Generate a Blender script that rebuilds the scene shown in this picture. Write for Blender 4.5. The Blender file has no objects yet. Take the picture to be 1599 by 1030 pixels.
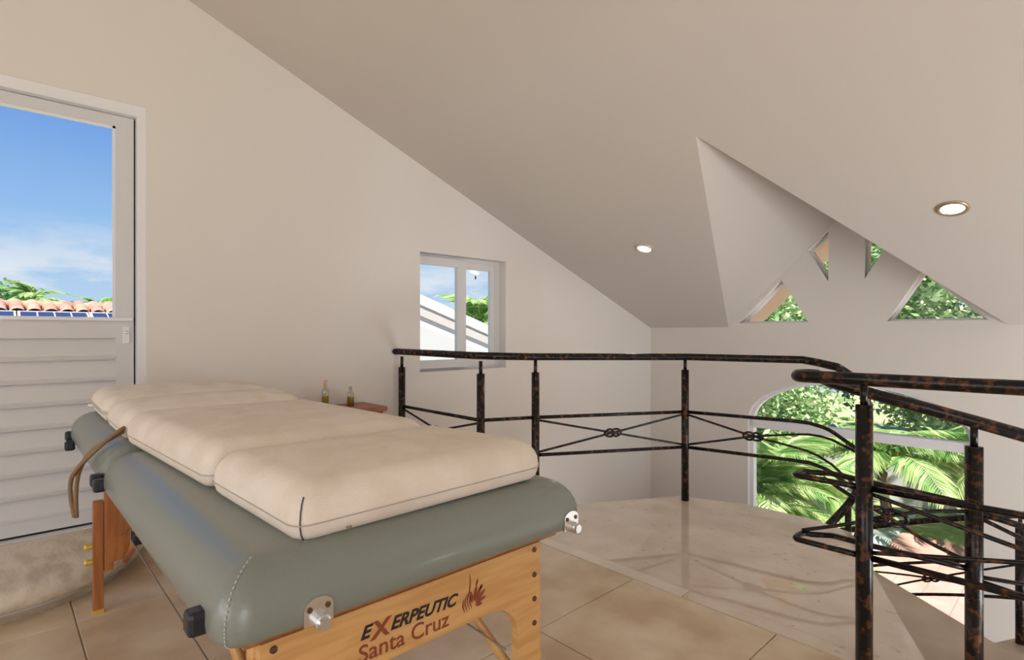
import bpy, bmesh, math, random
from mathutils import Vector, Matrix
import mathutils
R = math.radians
# ------------------------------------------------------------------ camera
scn = bpy.context.scene
C = scn.collection
F_PX, W_PX, CX, HY, EYE = 860.0, 1599.0, 800.0, 520.0, 1.10
cam_d = bpy.data.cameras.new('camera'); cam = bpy.data.objects.new('camera', cam_d); C.objects.link(cam)
cam_d.sensor_width = 36; cam_d.lens = F_PX/W_PX*36; cam_d.shift_y = (HY-515)/W_PX
cam_d.clip_start = 0.02; cam_d.clip_end = 300
YAW = math.asin(0.728)
cam.location = (0, 0, EYE); cam.rotation_euler = (R(90), 0, YAW)
scn.camera = cam
FX, FY = -math.sin(YAW), math.cos(YAW)      # forward
RX, RY = math.cos(YAW), math.sin(YAW)       # right
def at(u, v, d):                             # pixel + distance along the view axis
    l = (u-CX)/F_PX*d
    return Vector((RX*l+FX*d, RY*l+FY*d, EYE-(v-HY)/F_PX*d))
# ------------------------------------------------------------------ world and lights
w = bpy.data.worlds.new('sky'); scn.world = w; w.use_nodes = True
nt = w.node_tree; nt.nodes.clear()
def N(t, kind, **kw):
    n = t.nodes.new(kind)
    for k, v in kw.items(): setattr(n, k, v)
    return n
tc = N(nt, 'ShaderNodeTexCoord'); sep = N(nt, 'ShaderNodeSeparateXYZ')
nt.links.new(tc.outputs['Generated'], sep.inputs[0])
rmp = N(nt, 'ShaderNodeValToRGB')
rmp.color_ramp.elements[0].position = 0.0; rmp.color_ramp.elements[0].color = (0.62, 0.80, 0.98, 1)
rmp.color_ramp.elements[1].position = 0.55; rmp.color_ramp.elements[1].color = (0.07, 0.20, 0.68, 1)
e = rmp.color_ramp.elements.new(0.16); e.color = (0.36, 0.61, 0.96, 1)
e = rmp.color_ramp.elements.new(0.36); e.color = (0.13, 0.32, 0.83, 1)
nt.links.new(sep.outputs['Z'], rmp.inputs[0])
mp = N(nt, 'ShaderNodeMapping'); mp.inputs['Scale'].default_value = (2.2, 2.2, 6.5)
nt.links.new(tc.outputs['Generated'], mp.inputs[0])
nz = N(nt, 'ShaderNodeTexNoise'); nz.inputs['Scale'].default_value = 2.6; nz.inputs['Detail'].default_value = 7; nz.inputs['Roughness'].default_value = 0.58
nt.links.new(mp.outputs[0], nz.inputs['Vector'])
cr = N(nt, 'ShaderNodeValToRGB'); cr.color_ramp.elements[0].position = 0.47; cr.color_ramp.elements[1].position = 0.62
nt.links.new(nz.outputs['Fac'], cr.inputs[0])
low = N(nt, 'ShaderNodeMapRange'); low.inputs['From Min'].default_value = 0.06; low.inputs['From Max'].default_value = 0.17
low.inputs['To Min'].default_value = 1; low.inputs['To Max'].default_value = 0.0
nt.links.new(sep.outputs['Z'], low.inputs['Value'])
mul = N(nt, 'ShaderNodeMath', operation='MULTIPLY')
nt.links.new(cr.outputs['Color'], mul.inputs[0]); nt.links.new(low.outputs[0], mul.inputs[1])
mx = N(nt, 'ShaderNodeMixRGB'); mx.inputs['Color2'].default_value = (0.97, 0.98, 1.0, 1)
nt.links.new(mul.outputs[0], mx.inputs['Fac']); nt.links.new(rmp.outputs[0], mx.inputs['Color1'])
bg = N(nt, 'ShaderNodeBackground'); bg.inputs['Strength'].default_value = 1.0
wo = N(nt, 'ShaderNodeOutputWorld')
nt.links.new(mx.outputs[0], bg.inputs['Color']); nt.links.new(bg.outputs[0], wo.inputs[0])

sd = bpy.data.lights.new('sun', 'SUN'); sd.energy = 12; sd.angle = R(0.6); sd.color = (1, 0.95, 0.86)
sun = bpy.data.objects.new('sun', sd); C.objects.link(sun)
sun.rotation_euler = Vector((-0.48, 0.34, -0.82)).to_track_quat('-Z', 'Y').to_euler()
def area(name, loc, direction, sx, sy, watt, col):
    a = bpy.data.lights.new(name, 'AREA'); a.shape = 'RECTANGLE'; a.size = sx; a.size_y = sy; a.energy = watt; a.color = col
    o = bpy.data.objects.new(name, a); C.objects.link(o); o.location = loc
    o.rotation_euler = Vector(direction).to_track_quat('-Z', 'Z').to_euler(); return o
# added fill lights at assumed openings in the right and rear walls, behind the camera
area('fill_right', (3.72, -1.28, 1.15), (-1, 0.05, 0.0), 2.9, 2.0, 76, (1.0, 0.95, 0.90))
area('fill_rear', (-0.9, -3.12, 1.35), (0, 1, 0.08), 3.4, 1.5, 52, (1.0, 0.95, 0.88))
# added cool fill below the loft, at an assumed opening, to brighten the walls
area('fill_lower', (3.72, 3.2, -1.3), (-1, 0.1, 0.0), 2.6, 1.8, 300, (0.86, 0.92, 1.0))
scn.view_settings.view_transform = 'Standard'; scn.view_settings.look = 'None'
scn.view_settings.exposure = -0.13; scn.view_settings.gamma = 1.0; scn.view_settings.use_curve_mapping = False
# ------------------------------------------------------------------ materials
M = {}
def mat(name, base, rough=0.6, metal=0.0, spec=0.5, col2=None, scale=8.0, stretch=(1, 1, 1), lo=0.4, hi=0.6, detail=5, bump=0.0, bscale=None, rough2=None, coat=0.0, emit=None, estr=0.0):
    m = bpy.data.materials.new(name); m.use_nodes = True; t = m.node_tree; b = t.nodes['Principled BSDF']
    b.inputs['Base Color'].default_value = (*base, 1); b.inputs['Roughness'].default_value = rough
    b.inputs['Metallic'].default_value = metal; b.inputs['Specular IOR Level'].default_value = spec; b.inputs['Coat Weight'].default_value = coat
    if emit: b.inputs['Emission Color'].default_value = (*emit, 1); b.inputs['Emission Strength'].default_value = estr
    if col2 or bump:
        g = N(t, 'ShaderNodeTexCoord'); mpp = N(t, 'ShaderNodeMapping'); mpp.inputs['Scale'].default_value = stretch
        geo = N(t, 'ShaderNodeNewGeometry')
        t.links.new(geo.outputs['Position'], mpp.inputs[0])
        n = N(t, 'ShaderNodeTexNoise'); n.inputs['Scale'].default_value = scale; n.inputs['Detail'].default_value = detail
        t.links.new(mpp.outputs[0], n.inputs['Vector'])
        if col2:
            c = N(t, 'ShaderNodeValToRGB'); c.color_ramp.elements[0].position = lo; c.color_ramp.elements[1].position = hi
            c.color_ramp.elements[0].color = (*base, 1); c.color_ramp.elements[1].color = (*col2, 1)
            t.links.new(n.outputs['Fac'], c.inputs[0]); t.links.new(c.outputs[0], b.inputs['Base Color'])
        if bump:
            n2 = N(t, 'ShaderNodeTexNoise'); n2.inputs['Scale'].default_value = bscale or scale; n2.inputs['Detail'].default_value = 3
            t.links.new(mpp.outputs[0], n2.inputs['Vector'])
            bp = N(t, 'ShaderNodeBump'); bp.inputs['Strength'].default_value = bump; bp.inputs['Distance'].default_value = 0.01
            t.links.new(n2.outputs['Fac'], bp.inputs['Height']); t.links.new(bp.outputs[0], b.inputs['Normal'])
    M[name] = m; return m
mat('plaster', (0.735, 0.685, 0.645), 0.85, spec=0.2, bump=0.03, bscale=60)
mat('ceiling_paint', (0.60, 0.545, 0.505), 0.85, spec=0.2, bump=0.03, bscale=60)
mat('white_paint', (0.66, 0.645, 0.65), 0.4)
mat('frame_white', (0.80, 0.79, 0.82), 0.35)
mat('black_gap', (0.01, 0.01, 0.01), 0.7)
mat('travertine', (0.53, 0.375, 0.225), 0.36, col2=(0.75, 0.625, 0.47), scale=3.0, lo=0.36, hi=0.64, detail=9, bump=0.03, bscale=30)
mat('grout', (0.50, 0.39, 0.28), 0.9)
mat('step_stone', (0.58, 0.49, 0.37), 0.6, col2=(0.78, 0.69, 0.56), scale=6, stretch=(1, 2.5, 3), lo=0.35, hi=0.6, detail=10, bump=0.25, bscale=25)
mat('vinyl', (0.215, 0.240, 0.215), 0.34, spec=0.7, coat=0.10, bump=0.05, bscale=140)
mat('linen', (0.76, 0.665, 0.575), 0.95, spec=0.1, col2=(0.82, 0.735, 0.65), scale=9, detail=8, bump=0.25, bscale=300)
mat('linen_seam', (0.50, 0.43, 0.36), 0.95, spec=0.1)
mat('thread', (0.55, 0.55, 0.48), 0.8)
mat('dark_thread', (0.10, 0.09, 0.10), 0.8)
mat('cord', (0.27, 0.17, 0.09), 0.8, bump=0.3, bscale=120)
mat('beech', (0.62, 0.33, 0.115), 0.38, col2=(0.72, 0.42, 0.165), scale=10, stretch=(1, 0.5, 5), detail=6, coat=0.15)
mat('beech_shaded', (0.36, 0.125, 0.035), 0.38, col2=(0.45, 0.17, 0.05), scale=10, stretch=(5, 5, 0.6), detail=6, coat=0.15)  # same beech at the far end and underneath, shade put into the colour
mat('brown_wood', (0.28, 0.10, 0.05), 0.45, col2=(0.36, 0.14, 0.07), scale=12, stretch=(4, 1, 4))
mat('black_plastic', (0.012, 0.014, 0.02), 0.35)
mat('chrome', (0.75, 0.76, 0.78), 0.22, metal=1)
mat('screw', (0.16, 0.11, 0.07), 0.35, metal=0.8)
mat('brass', (0.75, 0.50, 0.10), 0.4, metal=0.4)
mat('print_black', (0.02, 0.015, 0.02), 0.5)
mat('print_red', (0.27, 0.055, 0.03), 0.5)
mat('steel_wire', (0.30, 0.26, 0.22), 0.45, metal=0.7)
mat('glow', (1, 1, 1), 0.5, emit=(1, 0.93, 0.86), estr=6)
mat('lamp_ring', (0.42, 0.33, 0.22), 0.35, metal=0.6)
mat('lamp_ring_light', (0.62, 0.54, 0.44), 0.35, metal=0.4)
mat('terracotta', (0.56, 0.285, 0.235), 0.7, col2=(0.62, 0.335, 0.285), scale=2.5)
mat('terracotta_grout', (0.42, 0.25, 0.21), 0.9)
mat('pebble', (0.35, 0.38, 0.36), 0.9, col2=(0.72, 0.74, 0.76), scale=4, detail=8)
mat('earth', (0.30, 0.36, 0.15), 0.95, col2=(0.44, 0.46, 0.24), scale=5)
mat('stucco', (0.50, 0.49, 0.475), 0.9)
mat('stucco_shade', (0.42, 0.39, 0.375), 0.9)  # stucco under the parapet cap, darkened in colour for the cap's shade
mat('stucco_pink', (0.80, 0.62, 0.50), 0.9)
mat('roof_tile', (0.40, 0.19, 0.125), 0.8, col2=(0.52, 0.29, 0.21), scale=4)
mat('solar_cell', (0.02, 0.035, 0.10), 0.4)
mat('bark', (0.15, 0.11, 0.08), 0.9, bump=0.5, bscale=20)
mat('oil_liquid', (0.33, 0.22, 0.02), 0.15)
mat('pink_plastic', (0.75, 0.38, 0.36), 0.4)
mat('cap_grey', (0.45, 0.42, 0.36), 0.4)
mat('insect', (0.03, 0.03, 0.03), 0.6)
# mottled rust-and-black wrought iron
def iron(name, scale):
    m = mat(name, (0.006, 0.005, 0.005), 0.26, spec=0.32, col2=(0.13, 0.047, 0.018), scale=scale, lo=0.52, hi=0.70, detail=5, bump=0.08, bscale=scale)
iron('iron', 36)
# polished cream marble with veins
m = mat('marble', (0.65, 0.54, 0.43), 0.035, spec=0.5, col2=(0.74, 0.64, 0.53), scale=5, detail=10, lo=0.35, hi=0.65)
t = m.node_tree; b = t.nodes['Principled BSDF']; ramp = [n for n in t.nodes if n.bl_idname == 'ShaderNodeValToRGB'][0]
geo = N(t, 'ShaderNodeNewGeometry'); b.inputs['IOR'].default_value = 2.0; nzz = N(t, 'ShaderNodeTexNoise'); nzz.inputs['Scale'].default_value = 14; nzz.inputs['Detail'].default_value = 8; nzz.inputs['Distortion'].default_value = 1.2
mpv = N(t, 'ShaderNodeMapping'); mpv.inputs['Scale'].default_value = (1, 2.2, 1); mpv.inputs['Rotation'].default_value = (0, 0, 0.5)
t.links.new(geo.outputs['Position'], mpv.inputs[0]); t.links.new(mpv.outputs[0], nzz.inputs['Vector'])
vr = N(t, 'ShaderNodeValToRGB'); vr.color_ramp.elements[0].position = 0.29; vr.color_ramp.elements[1].position = 0.36
vr.color_ramp.elements[0].color = (0.45, 0.38, 0.33, 1); vr.color_ramp.elements[1].color = (1, 1, 1, 1)
t.links.new(nzz.outputs['Fac'], vr.inputs[0])
mm = N(t, 'ShaderNodeMixRGB', blend_type='MULTIPLY'); mm.inputs['Fac'].default_value = 0.6
t.links.new(ramp.outputs[0], mm.inputs['Color1']); t.links.new(vr.outputs[0], mm.inputs['Color2']); t.links.new(mm.outputs[0], b.inputs['Base Color'])
mat('marble_pale', (0.74, 0.655, 0.55), 0.10, spec=0.5, col2=(0.80, 0.72, 0.62), scale=6, detail=8)
mat('tread_stone', (0.40, 0.31, 0.235), 0.35, col2=(0.50, 0.41, 0.32), scale=5, detail=8, lo=0.35, hi=0.65)
def glass(name, tint, refl):
    m = bpy.data.materials.new(name); m.use_nodes = True; t = m.node_tree; t.nodes.clear()
    o = N(t, 'ShaderNodeOutputMaterial'); a = N(t, 'ShaderNodeBsdfTransparent'); a.inputs[0].default_value = (*tint, 1)
    g = N(t, 'ShaderNodeBsdfGlossy'); g.inputs['Roughness'].default_value = 0.02
    x = N(t, 'ShaderNodeMixShader'); x.inputs[0].default_value = refl
    t.links.new(a.outputs[0], x.inputs[1]); t.links.new(g.outputs[0], x.inputs[2]); t.links.new(x.outputs[0], o.inputs[0]); M[name] = m
glass('glass', (0.97, 0.985, 0.99), 0.008)
glass('bottle_glass', (0.86, 0.88, 0.80), 0.10)
def leafmat(name, c1, c2, c3):
    m = bpy.data.materials.new(name); m.use_nodes = True; t = m.node_tree; t.nodes.clear()
    o = N(t, 'ShaderNodeOutputMaterial'); g = N(t, 'ShaderNodeNewGeometry')
    r = N(t, 'ShaderNodeValToRGB'); r.color_ramp.elements[0].color = (*c1, 1); r.color_ramp.elements[1].color = (*c3, 1)
    e = r.color_ramp.elements.new(0.55); e.color = (*c2, 1)
    t.links.new(g.outputs['Random Per Island'], r.inputs[0])
    d = N(t, 'ShaderNodeBsdfPrincipled'); d.inputs['Roughness'].default_value = 0.5
    tr = N(t, 'ShaderNodeBsdfTranslucent'); x = N(t, 'ShaderNodeMixShader'); x.inputs[0].default_value = 0.45
    t.links.new(r.outputs[0], d.inputs['Base Color']); t.links.new(r.outputs[0], tr.inputs[0])
    t.links.new(d.outputs[0], x.inputs[1]); t.links.new(tr.outputs[0], x.inputs[2]); t.links.new(x.outputs[0], o.inputs[0]); M[name] = m
leafmat('leaf_tree', (0.24, 0.40, 0.19), (0.44, 0.60, 0.29), (0.76, 0.83, 0.50))
leafmat('leaf_palm', (0.20, 0.40, 0.12), (0.42, 0.60, 0.22), (0.74, 0.82, 0.46))
leafmat('leaf_dark', (0.08, 0.22, 0.09), (0.20, 0.38, 0.16), (0.38, 0.54, 0.26))
# ------------------------------------------------------------------ helpers
def link(name, me, m, parent=None, smooth=False):
    o = bpy.data.objects.new(name, me); C.objects.link(o)
    if m and not me.materials: me.materials.append(M[m])
    if smooth:
        for p in me.polygons: p.use_smooth = True
    if parent: o.parent = parent
    return o
def obj(name, bm, m, parent=None, smooth=False):
    bmesh.ops.recalc_face_normals(bm, faces=bm.faces[:])
    me = bpy.data.meshes.new(name); bm.to_mesh(me); bm.free(); return link(name, me, m, parent, smooth)
def thing(name, label, cat, loc=(0, 0, 0), group=None):
    o = bpy.data.objects.new(name, None); C.objects.link(o); o.location = loc; o.empty_display_size = 0.1
    o['label'] = label; o['category'] = cat
    if group: o['group'] = group
    bpy.context.view_layer.update(); return o
def keep(o, parent):            # parent while keeping world coordinates (parents have translation only)
    o.parent = parent; o.matrix_parent_inverse = Matrix.Translation(-parent.location); return o
def tag(o, label, cat, group=None):
    o['label'] = label; o['category'] = cat
    if group: o['group'] = group
    return o
def struct(o, label=None, cat=None):
    o['kind'] = 'structure'
    if label: o['label'] = label
    if cat: o['category'] = cat
    return o
def add_box(bm, lo, hi, bev=0.0, seg=2):
    r = bmesh.ops.create_cube(bm, size=1); vs = r['verts']
    for v in vs:
        v.co = Vector([(lo[i]+hi[i])/2+v.co[i]*(hi[i]-lo[i]) for i in range(3)])
    if bev:
        es = list({e for v in vs for e in v.link_edges})
        bmesh.ops.bevel(bm, geom=es, offset=bev, segments=seg, affect='EDGES', profile=0.5)
def box(name, lo, hi, m, parent=None, bev=0.0, seg=2):
    bm = bmesh.new(); add_box(bm, lo, hi, bev, seg); o = obj(name, bm, m)
    return keep(o, parent) if parent else o
def add_tube(bm, pts, r, seg=10, cap=True, round_end=False):
    pts = [Vector(p) for p in pts]; rs = list(r) if hasattr(r, '__len__') else [r]*len(pts)
    if round_end:
        for end in (0, -1):
            a, bq = (pts[0], pts[1]) if end == 0 else (pts[-1], pts[-2])
            dr = (a-bq).normalized(); rr = rs[0] if end == 0 else rs[-1]
            ext = [(a+dr*rr*s, rr*c) for s, c in ((0.5, 0.866), (0.85, 0.5), (0.99, 0.12))]
            if end == 0: pts = [p for p, _ in ext[::-1]]+pts; rs = [q for _, q in ext[::-1]]+rs
            else: pts = pts+[p for p, _ in ext]; rs = rs+[q for _, q in ext]
    rings = []; n = len(pts); prev = None
    for i, p in enumerate(pts):
        tan = (pts[min(i+1, n-1)]-pts[max(i-1, 0)]).normalized()
        if prev is None:
            up = Vector((0, 0, 1)) if abs(tan.z) < 0.95 else Vector((1, 0, 0))
            s = tan.cross(up).normalized()
        else:
            s = (prev-tan*prev.dot(tan)).normalized()
        prev = s; q = tan.cross(s)
        rings.append([bm.verts.new(p+(s*math.cos(a)+q*math.sin(a))*rs[i]) for a in [2*math.pi*k/seg for k in range(seg)]])
    for i in range(n-1):
        for k in range(seg):
            bm.faces.new((rings[i][k], rings[i][(k+1) % seg], rings[i+1][(k+1) % seg], rings[i+1][k]))
    if cap: bm.faces.new(rings[0]); bm.faces.new(rings[-1])
def tube(name, pts, r, m, parent=None, seg=10, round_end=False):
    bm = bmesh.new(); add_tube(bm, pts, r, seg, True, round_end); o = obj(name, bm, m, smooth=True)
    return keep(o, parent) if parent else o
def smooth_path(pts, n=6):
    pts = [Vector(p) for p in pts]; out = []
    for i in range(len(pts)-1):
        p0, p1, p2, p3 = pts[max(i-1, 0)], pts[i], pts[i+1], pts[min(i+2, len(pts)-1)]
        for k in range(n):
            s = k/n; out.append(0.5*((2*p1)+(p2-p0)*s+(2*p0-5*p1+4*p2-p3)*s*s+(3*p1-p0-3*p2+p3)*s**3))
    out.append(pts[-1]); return out
def lathe(name, prof, m, parent=None, loc=(0, 0, 0), seg=24, axis='Z', sm=True):
    bm = bmesh.new(); rings = []
    for r, z in prof:
        rings.append([bm.verts.new((r*math.cos(2*math.pi*k/seg), r*math.sin(2*math.pi*k/seg), z)) for k in range(seg)])
    for i in range(len(prof)-1):
        for k in range(seg): bm.faces.new((rings[i][k], rings[i][(k+1) % seg], rings[i+1][(k+1) % seg], rings[i+1][k]))
    bm.faces.new(rings[0]); bm.faces.new(rings[-1])
    mtx = Matrix.Translation(loc)
    if axis == 'X': mtx = mtx @ Matrix.Rotation(R(90), 4, 'Y')
    if axis == 'Y': mtx = mtx @ Matrix.Rotation(R(90), 4, 'X')
    bm.transform(mtx); o = obj(name, bm, m, smooth=sm and name not in ('peg', 'screw', 'knob'))
    return keep(o, parent) if parent else o
def slab(name, loops, fn, t0, t1, m, parent=None, bev=0.0):
    """flat shape (outer loop plus holes, 2-D) between two offsets; fn(a,b,t) gives the 3-D point"""
    bm = bmesh.new(); sides = []
    for t in (t0, t1):
        vl = [[bm.verts.new(fn(a, c, t)) for a, c in lp] for lp in loops]; es = []
        for lp in vl:
            for i in range(len(lp)): es.append(bm.edges.new((lp[i], lp[(i+1) % len(lp)])))
        if len(loops) == 1: bm.faces.new(vl[0])
        else: bmesh.ops.triangle_fill(bm, use_beauty=True, use_dissolve=False, edges=es)
        sides.append(vl)
    for la, lb in zip(*sides):
        for i in range(len(la)):
            j = (i+1) % len(la); bm.faces.new((la[i], la[j], lb[j], lb[i]))
    if bev and len(loops) == 1:
        bmesh.ops.bevel(bm, geom=bm.edges[:], offset=bev, segments=2, affect='EDGES')
    o = obj(name, bm, m)
    return keep(o, parent) if parent else o
def inset(loop, d):             # inward offset of a polygon (either winding)
    n = len(loop); ar = sum(loop[i][0]*loop[(i+1) % n][1]-loop[(i+1) % n][0]*loop[i][1] for i in range(n)); s = 1 if ar > 0 else -1
    out = []
    for i in range(n):
        p0, p1, p2 = Vector(loop[i-1]), Vector(loop[i]), Vector(loop[(i+1) % n])
        a = (p1-p0).normalized(); c = (p2-p1).normalized()
        na = Vector((-a.y, a.x))*s; nc = Vector((-c.y, c.x))*s
        bis = (na+nc); bis = bis/(1+na.dot(nc)) if (1+na.dot(nc)) > 0.05 else na
        out.append(tuple(p1+bis*d))
    return out
# ------------------------------------------------------------------ the setting
XL, XR, YB, YR, ZE, SL, ZLOW = -3.44, 3.6, 5.38, -3.0, 1.16, 0.387, -2.6
YRIDGE = -0.2; ZR = ZE+SL*(YB-YRIDGE)
def zc(y): return ZE+SL*(YB-y) if y >= YRIDGE else ZR-SL*(YRIDGE-y)
CXD, HWD, ZD = -1.49, 1.05, 2.17               # dormer centre, half width, ridge height
YAP = YB-(ZD-ZE)/SL
fXZ = lambda y0: (lambda a, c, t: (a, y0+t, c))
fYZ = lambda x0: (lambda a, c, t: (x0+t, a, c))
fXY = lambda a, c, t: (a, c, t)
# gable windows
def mir(p): return (2*CXD-p[0], p[1])
triL = [(-2.43, 1.20), (-1.79, 1.20), (-2.03, 1.60)]
triU = [(-1.80, 1.85), (-1.63, 1.56), (-1.63, 2.00)]
gables = [triL, triU, [mir(p) for p in triU], [mir(p) for p in triL]]
# arched window
AX0, AX1, AZS, AZB, ARISE = -2.344, -0.63, 0.255, -2.45, 0.42
def arch(x0, x1, zs, zb, rise, n=24):
    c = (x0+x1)/2; h = (x1-x0)/2; pts = [(x0, zb), (x1, zb)]
    for k in range(n+1):
        a = math.pi*k/n; pts.append((c+h*math.cos(a), zs+rise*math.sin(a)))
    return pts
arch_out = arch(AX0, AX1, AZS, AZB, ARISE)
outer = [(XL, ZLOW-.1), (XR, ZLOW-.1), (XR, ZE), (CXD+HWD, ZE), (CXD, ZD), (CXD-HWD, ZE), (XL, ZE)]
struct(slab('wall_back', [outer, arch_out]+gables, fXZ(YB), 0, 0.16, 'plaster'), 'white plaster wall with the arched window and four small gable windows', 'wall')
# left wall with the door and the sliding window
DY0, DY1, DZ0, DZ1 = -0.40, 0.587, 0.13, 2.289
WY0, WY1, WZ0, WZ1 = 2.303, 3.167, 0.81, 1.706
louter = [(YR, ZLOW-.1), (YB+.16, ZLOW-.1), (YB+.16, zc(YB)), (YRIDGE, ZR), (YR, zc(YR))]
struct(slab('wall_left', [louter, [(DY0, DZ0), (DY1, DZ0), (DY1, DZ1), (DY0, DZ1)], [(WY0, WZ0), (WY1, WZ0), (WY1, WZ1), (WY0, WZ1)]], fYZ(XL), 0, -0.16, 'plaster'), 'white plaster wall beside the massage table with glazed door and small window', 'wall')
GD = [(-2.75, 0.13), (0.2, 0.13), (0.2, 2.2), (-2.75, 2.2)]          # opening added in the right wall for the fill light
LD = [(1.9, -2.2), (4.6, -2.2), (4.6, -0.35), (1.9, -0.35)]  # opening added for the fill light below the loft
struct(slab('wall_right', [louter, GD, LD], fYZ(XR), 0, 0.16, 'plaster'), 'plain plaster wall on the right with openings added for fill light', 'wall')
RWN = [(-2.7, 0.6), (0.9, 0.6), (0.9, 2.1), (-2.7, 2.1)]  # wide opening added in the rear wall for its fill light
struct(slab('wall_rear', [[(XL, ZLOW-.1), (XR, ZLOW-.1), (XR, zc(YR)), (XL, zc(YR))], RWN], fXZ(YR), 0, -0.16, 'plaster'), 'plain plaster wall at the rear with one wide opening added for fill light', 'wall')
# ceiling: one slope, cut by the dormer
bm = bmesh.new()
V = lambda x, y, z: bm.verts.new((x, y, z))
pl = [V(XL-.16, YB, ZE), V(CXD-HWD, YB, ZE), V(CXD, YAP, ZD), V(CXD+HWD, YB, ZE), V(XR+.16, YB, ZE), V(XR+.16, YRIDGE, ZR), V(XL-.16, YRIDGE, ZR)]
bm.faces.new(pl)
pk = V(CXD, YB, ZD)
bm.faces.new((pl[1], pl[2], pk)); bm.faces.new((pl[3], pl[2], pk))
r0, r1 = V(XL-.16, YR-.16, zc(YR)), V(XR+.16, YR-.16, zc(YR)); bm.faces.new((pl[6], pl[5], r1, r0))
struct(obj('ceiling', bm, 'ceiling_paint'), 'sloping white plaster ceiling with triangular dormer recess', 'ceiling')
# outer roof with peach eaves over the gable (seen through the small gable windows)
bm = bmesh.new(); V = lambda x, y, z: bm.verts.new((x, y, z))
rise = ZD-ZE; k = rise/HWD; T = 0.14
for s in (-1, 1):
    q = [(CXD, YAP, ZD+.03), (CXD, YB+0.75, ZD+.03), (CXD+s*(HWD+.25), YB+0.75, ZE-.25*k+.03), (CXD+s*(HWD+.02), YB+.17, ZE-.02*k+.03), (CXD+s*HWD, YB, ZE+.03)]
    a = [V(*p) for p in q]; c = [V(p[0], p[1], p[2]+T) for p in q]
    bm.faces.new(a); bm.faces.new(c[::-1])
    for i in range(5): bm.faces.new((a[i], a[(i+1) % 5], c[(i+1) % 5], c[i]))
struct(obj('trim_1', bm, 'stucco_pink'), 'peach painted eaves of the gable roof outside', 'eaves')
# loft floor: a bed of grout with individual stone tiles
TS, Y0F = 0.62, 2.09
floor = struct(box('floor', (XL, YR, -0.25), (XR, Y0F, -0.006), 'grout'), 'beige travertine tile floor of the loft', 'floor')
bm = bmesh.new(); add_box(bm, (-TS/2+.0022, -TS/2+.0022, -0.02), (TS/2-.0022, TS/2-.0022, 0), 0.002, 1); o0 = obj('tile', bm, 'travertine'); tile_me = o0.data; bpy.data.objects.remove(o0)
XG = -1.424
for iy in range(9):
    yc = Y0F-TS/2-iy*TS
    for ix in range(-4, 9):
        xc = XG+TS/2+ix*TS
        lo, hi = max(xc-TS/2, XL), min(xc+TS/2, XR); ly, hy = max(yc-TS/2, YR), yc+TS/2
        if hi-lo < 0.05 or hy-ly < 0.05: continue
        if hi-lo > TS-.001 and hy-ly > TS-.001:
            o = bpy.data.objects.new('tile', tile_me); C.objects.link(o); o.location = (xc, yc, 0); o.parent = floor
        else:
            box('tile', (lo+.002, ly+.002, -.02), (hi-.002, hy-.002, 0), 'travertine', floor)
# polished marble landing that bows out over the stairwell
CS = Vector((-1.01, 3.61, 0))                 # axis of the winding stair
edge = [(-2.62, 2.09), (-2.47, 2.40), (-2.25, 2.80), (-1.93, 3.36), (-1.55, 3.52), (-1.14, 3.52), (-0.93, 3.44), (-0.80, 3.20), (-0.70, 2.935), (-0.42, 2.33), (-0.30, 2.09)]
land = struct(slab('floor_landing', [inset(edge, 0.02)], fXY, -0.25, -0.006, 'marble_pale'), 'polished cream marble landing at the head of the stair', 'floor')
YBD = 2.165
def clip_poly(poly, y0, y1):
    for (yy, s) in ((y0, 1), (y1, -1)):
        out = []
        for i in range(len(poly)):
            a, c = poly[i], poly[(i+1) % len(poly)]; ia, ic = (a[1]-yy)*s >= 0, (c[1]-yy)*s >= 0
            if ia: out.append(a)
            if ia != ic:
                f = (yy-a[1])/(c[1]-a[1]); out.append((a[0]+f*(c[0]-a[0]), yy))
        poly = out
    return poly
def clip_x(poly, x0, x1): return [(p[1], p[0]) for p in clip_poly([(p[1], p[0]) for p in poly], x0, x1)]
strip = clip_poly(edge, 2.09, YBD)
slab('marble_slab', [clip_x(strip, -9, -1.19)], fXY, -0.006, 0.003, 'marble_pale', land)
slab('marble_slab', [clip_x(strip, -1.187, 9)], fXY, -0.006, 0.003, 'marble', land)
slab('marble_slab', [clip_poly(edge, YBD+.0015, 9)], fXY, -0.006, 0.003, 'marble', land)
# strip of loft floor right of the landing, under the near railing
struct(box('trim_2', (-0.30, Y0F, -0.25), (XR, 2.24, 0.0), 'marble_pale'), 'marble edging of the loft floor under the near railing', 'edging')
struct(box('trim_3', (XL, Y0F, -0.25), (-2.62, 2.20, 0.0), 'marble_pale'), 'marble edging of the loft floor by the left wall', 'edging')
struct(box('floor_lower', (XL-.1, YR, ZLOW-.1), (XR+.1, YB, ZLOW), 'travertine'), 'beige stone floor of the storey below the loft', 'floor')
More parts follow.
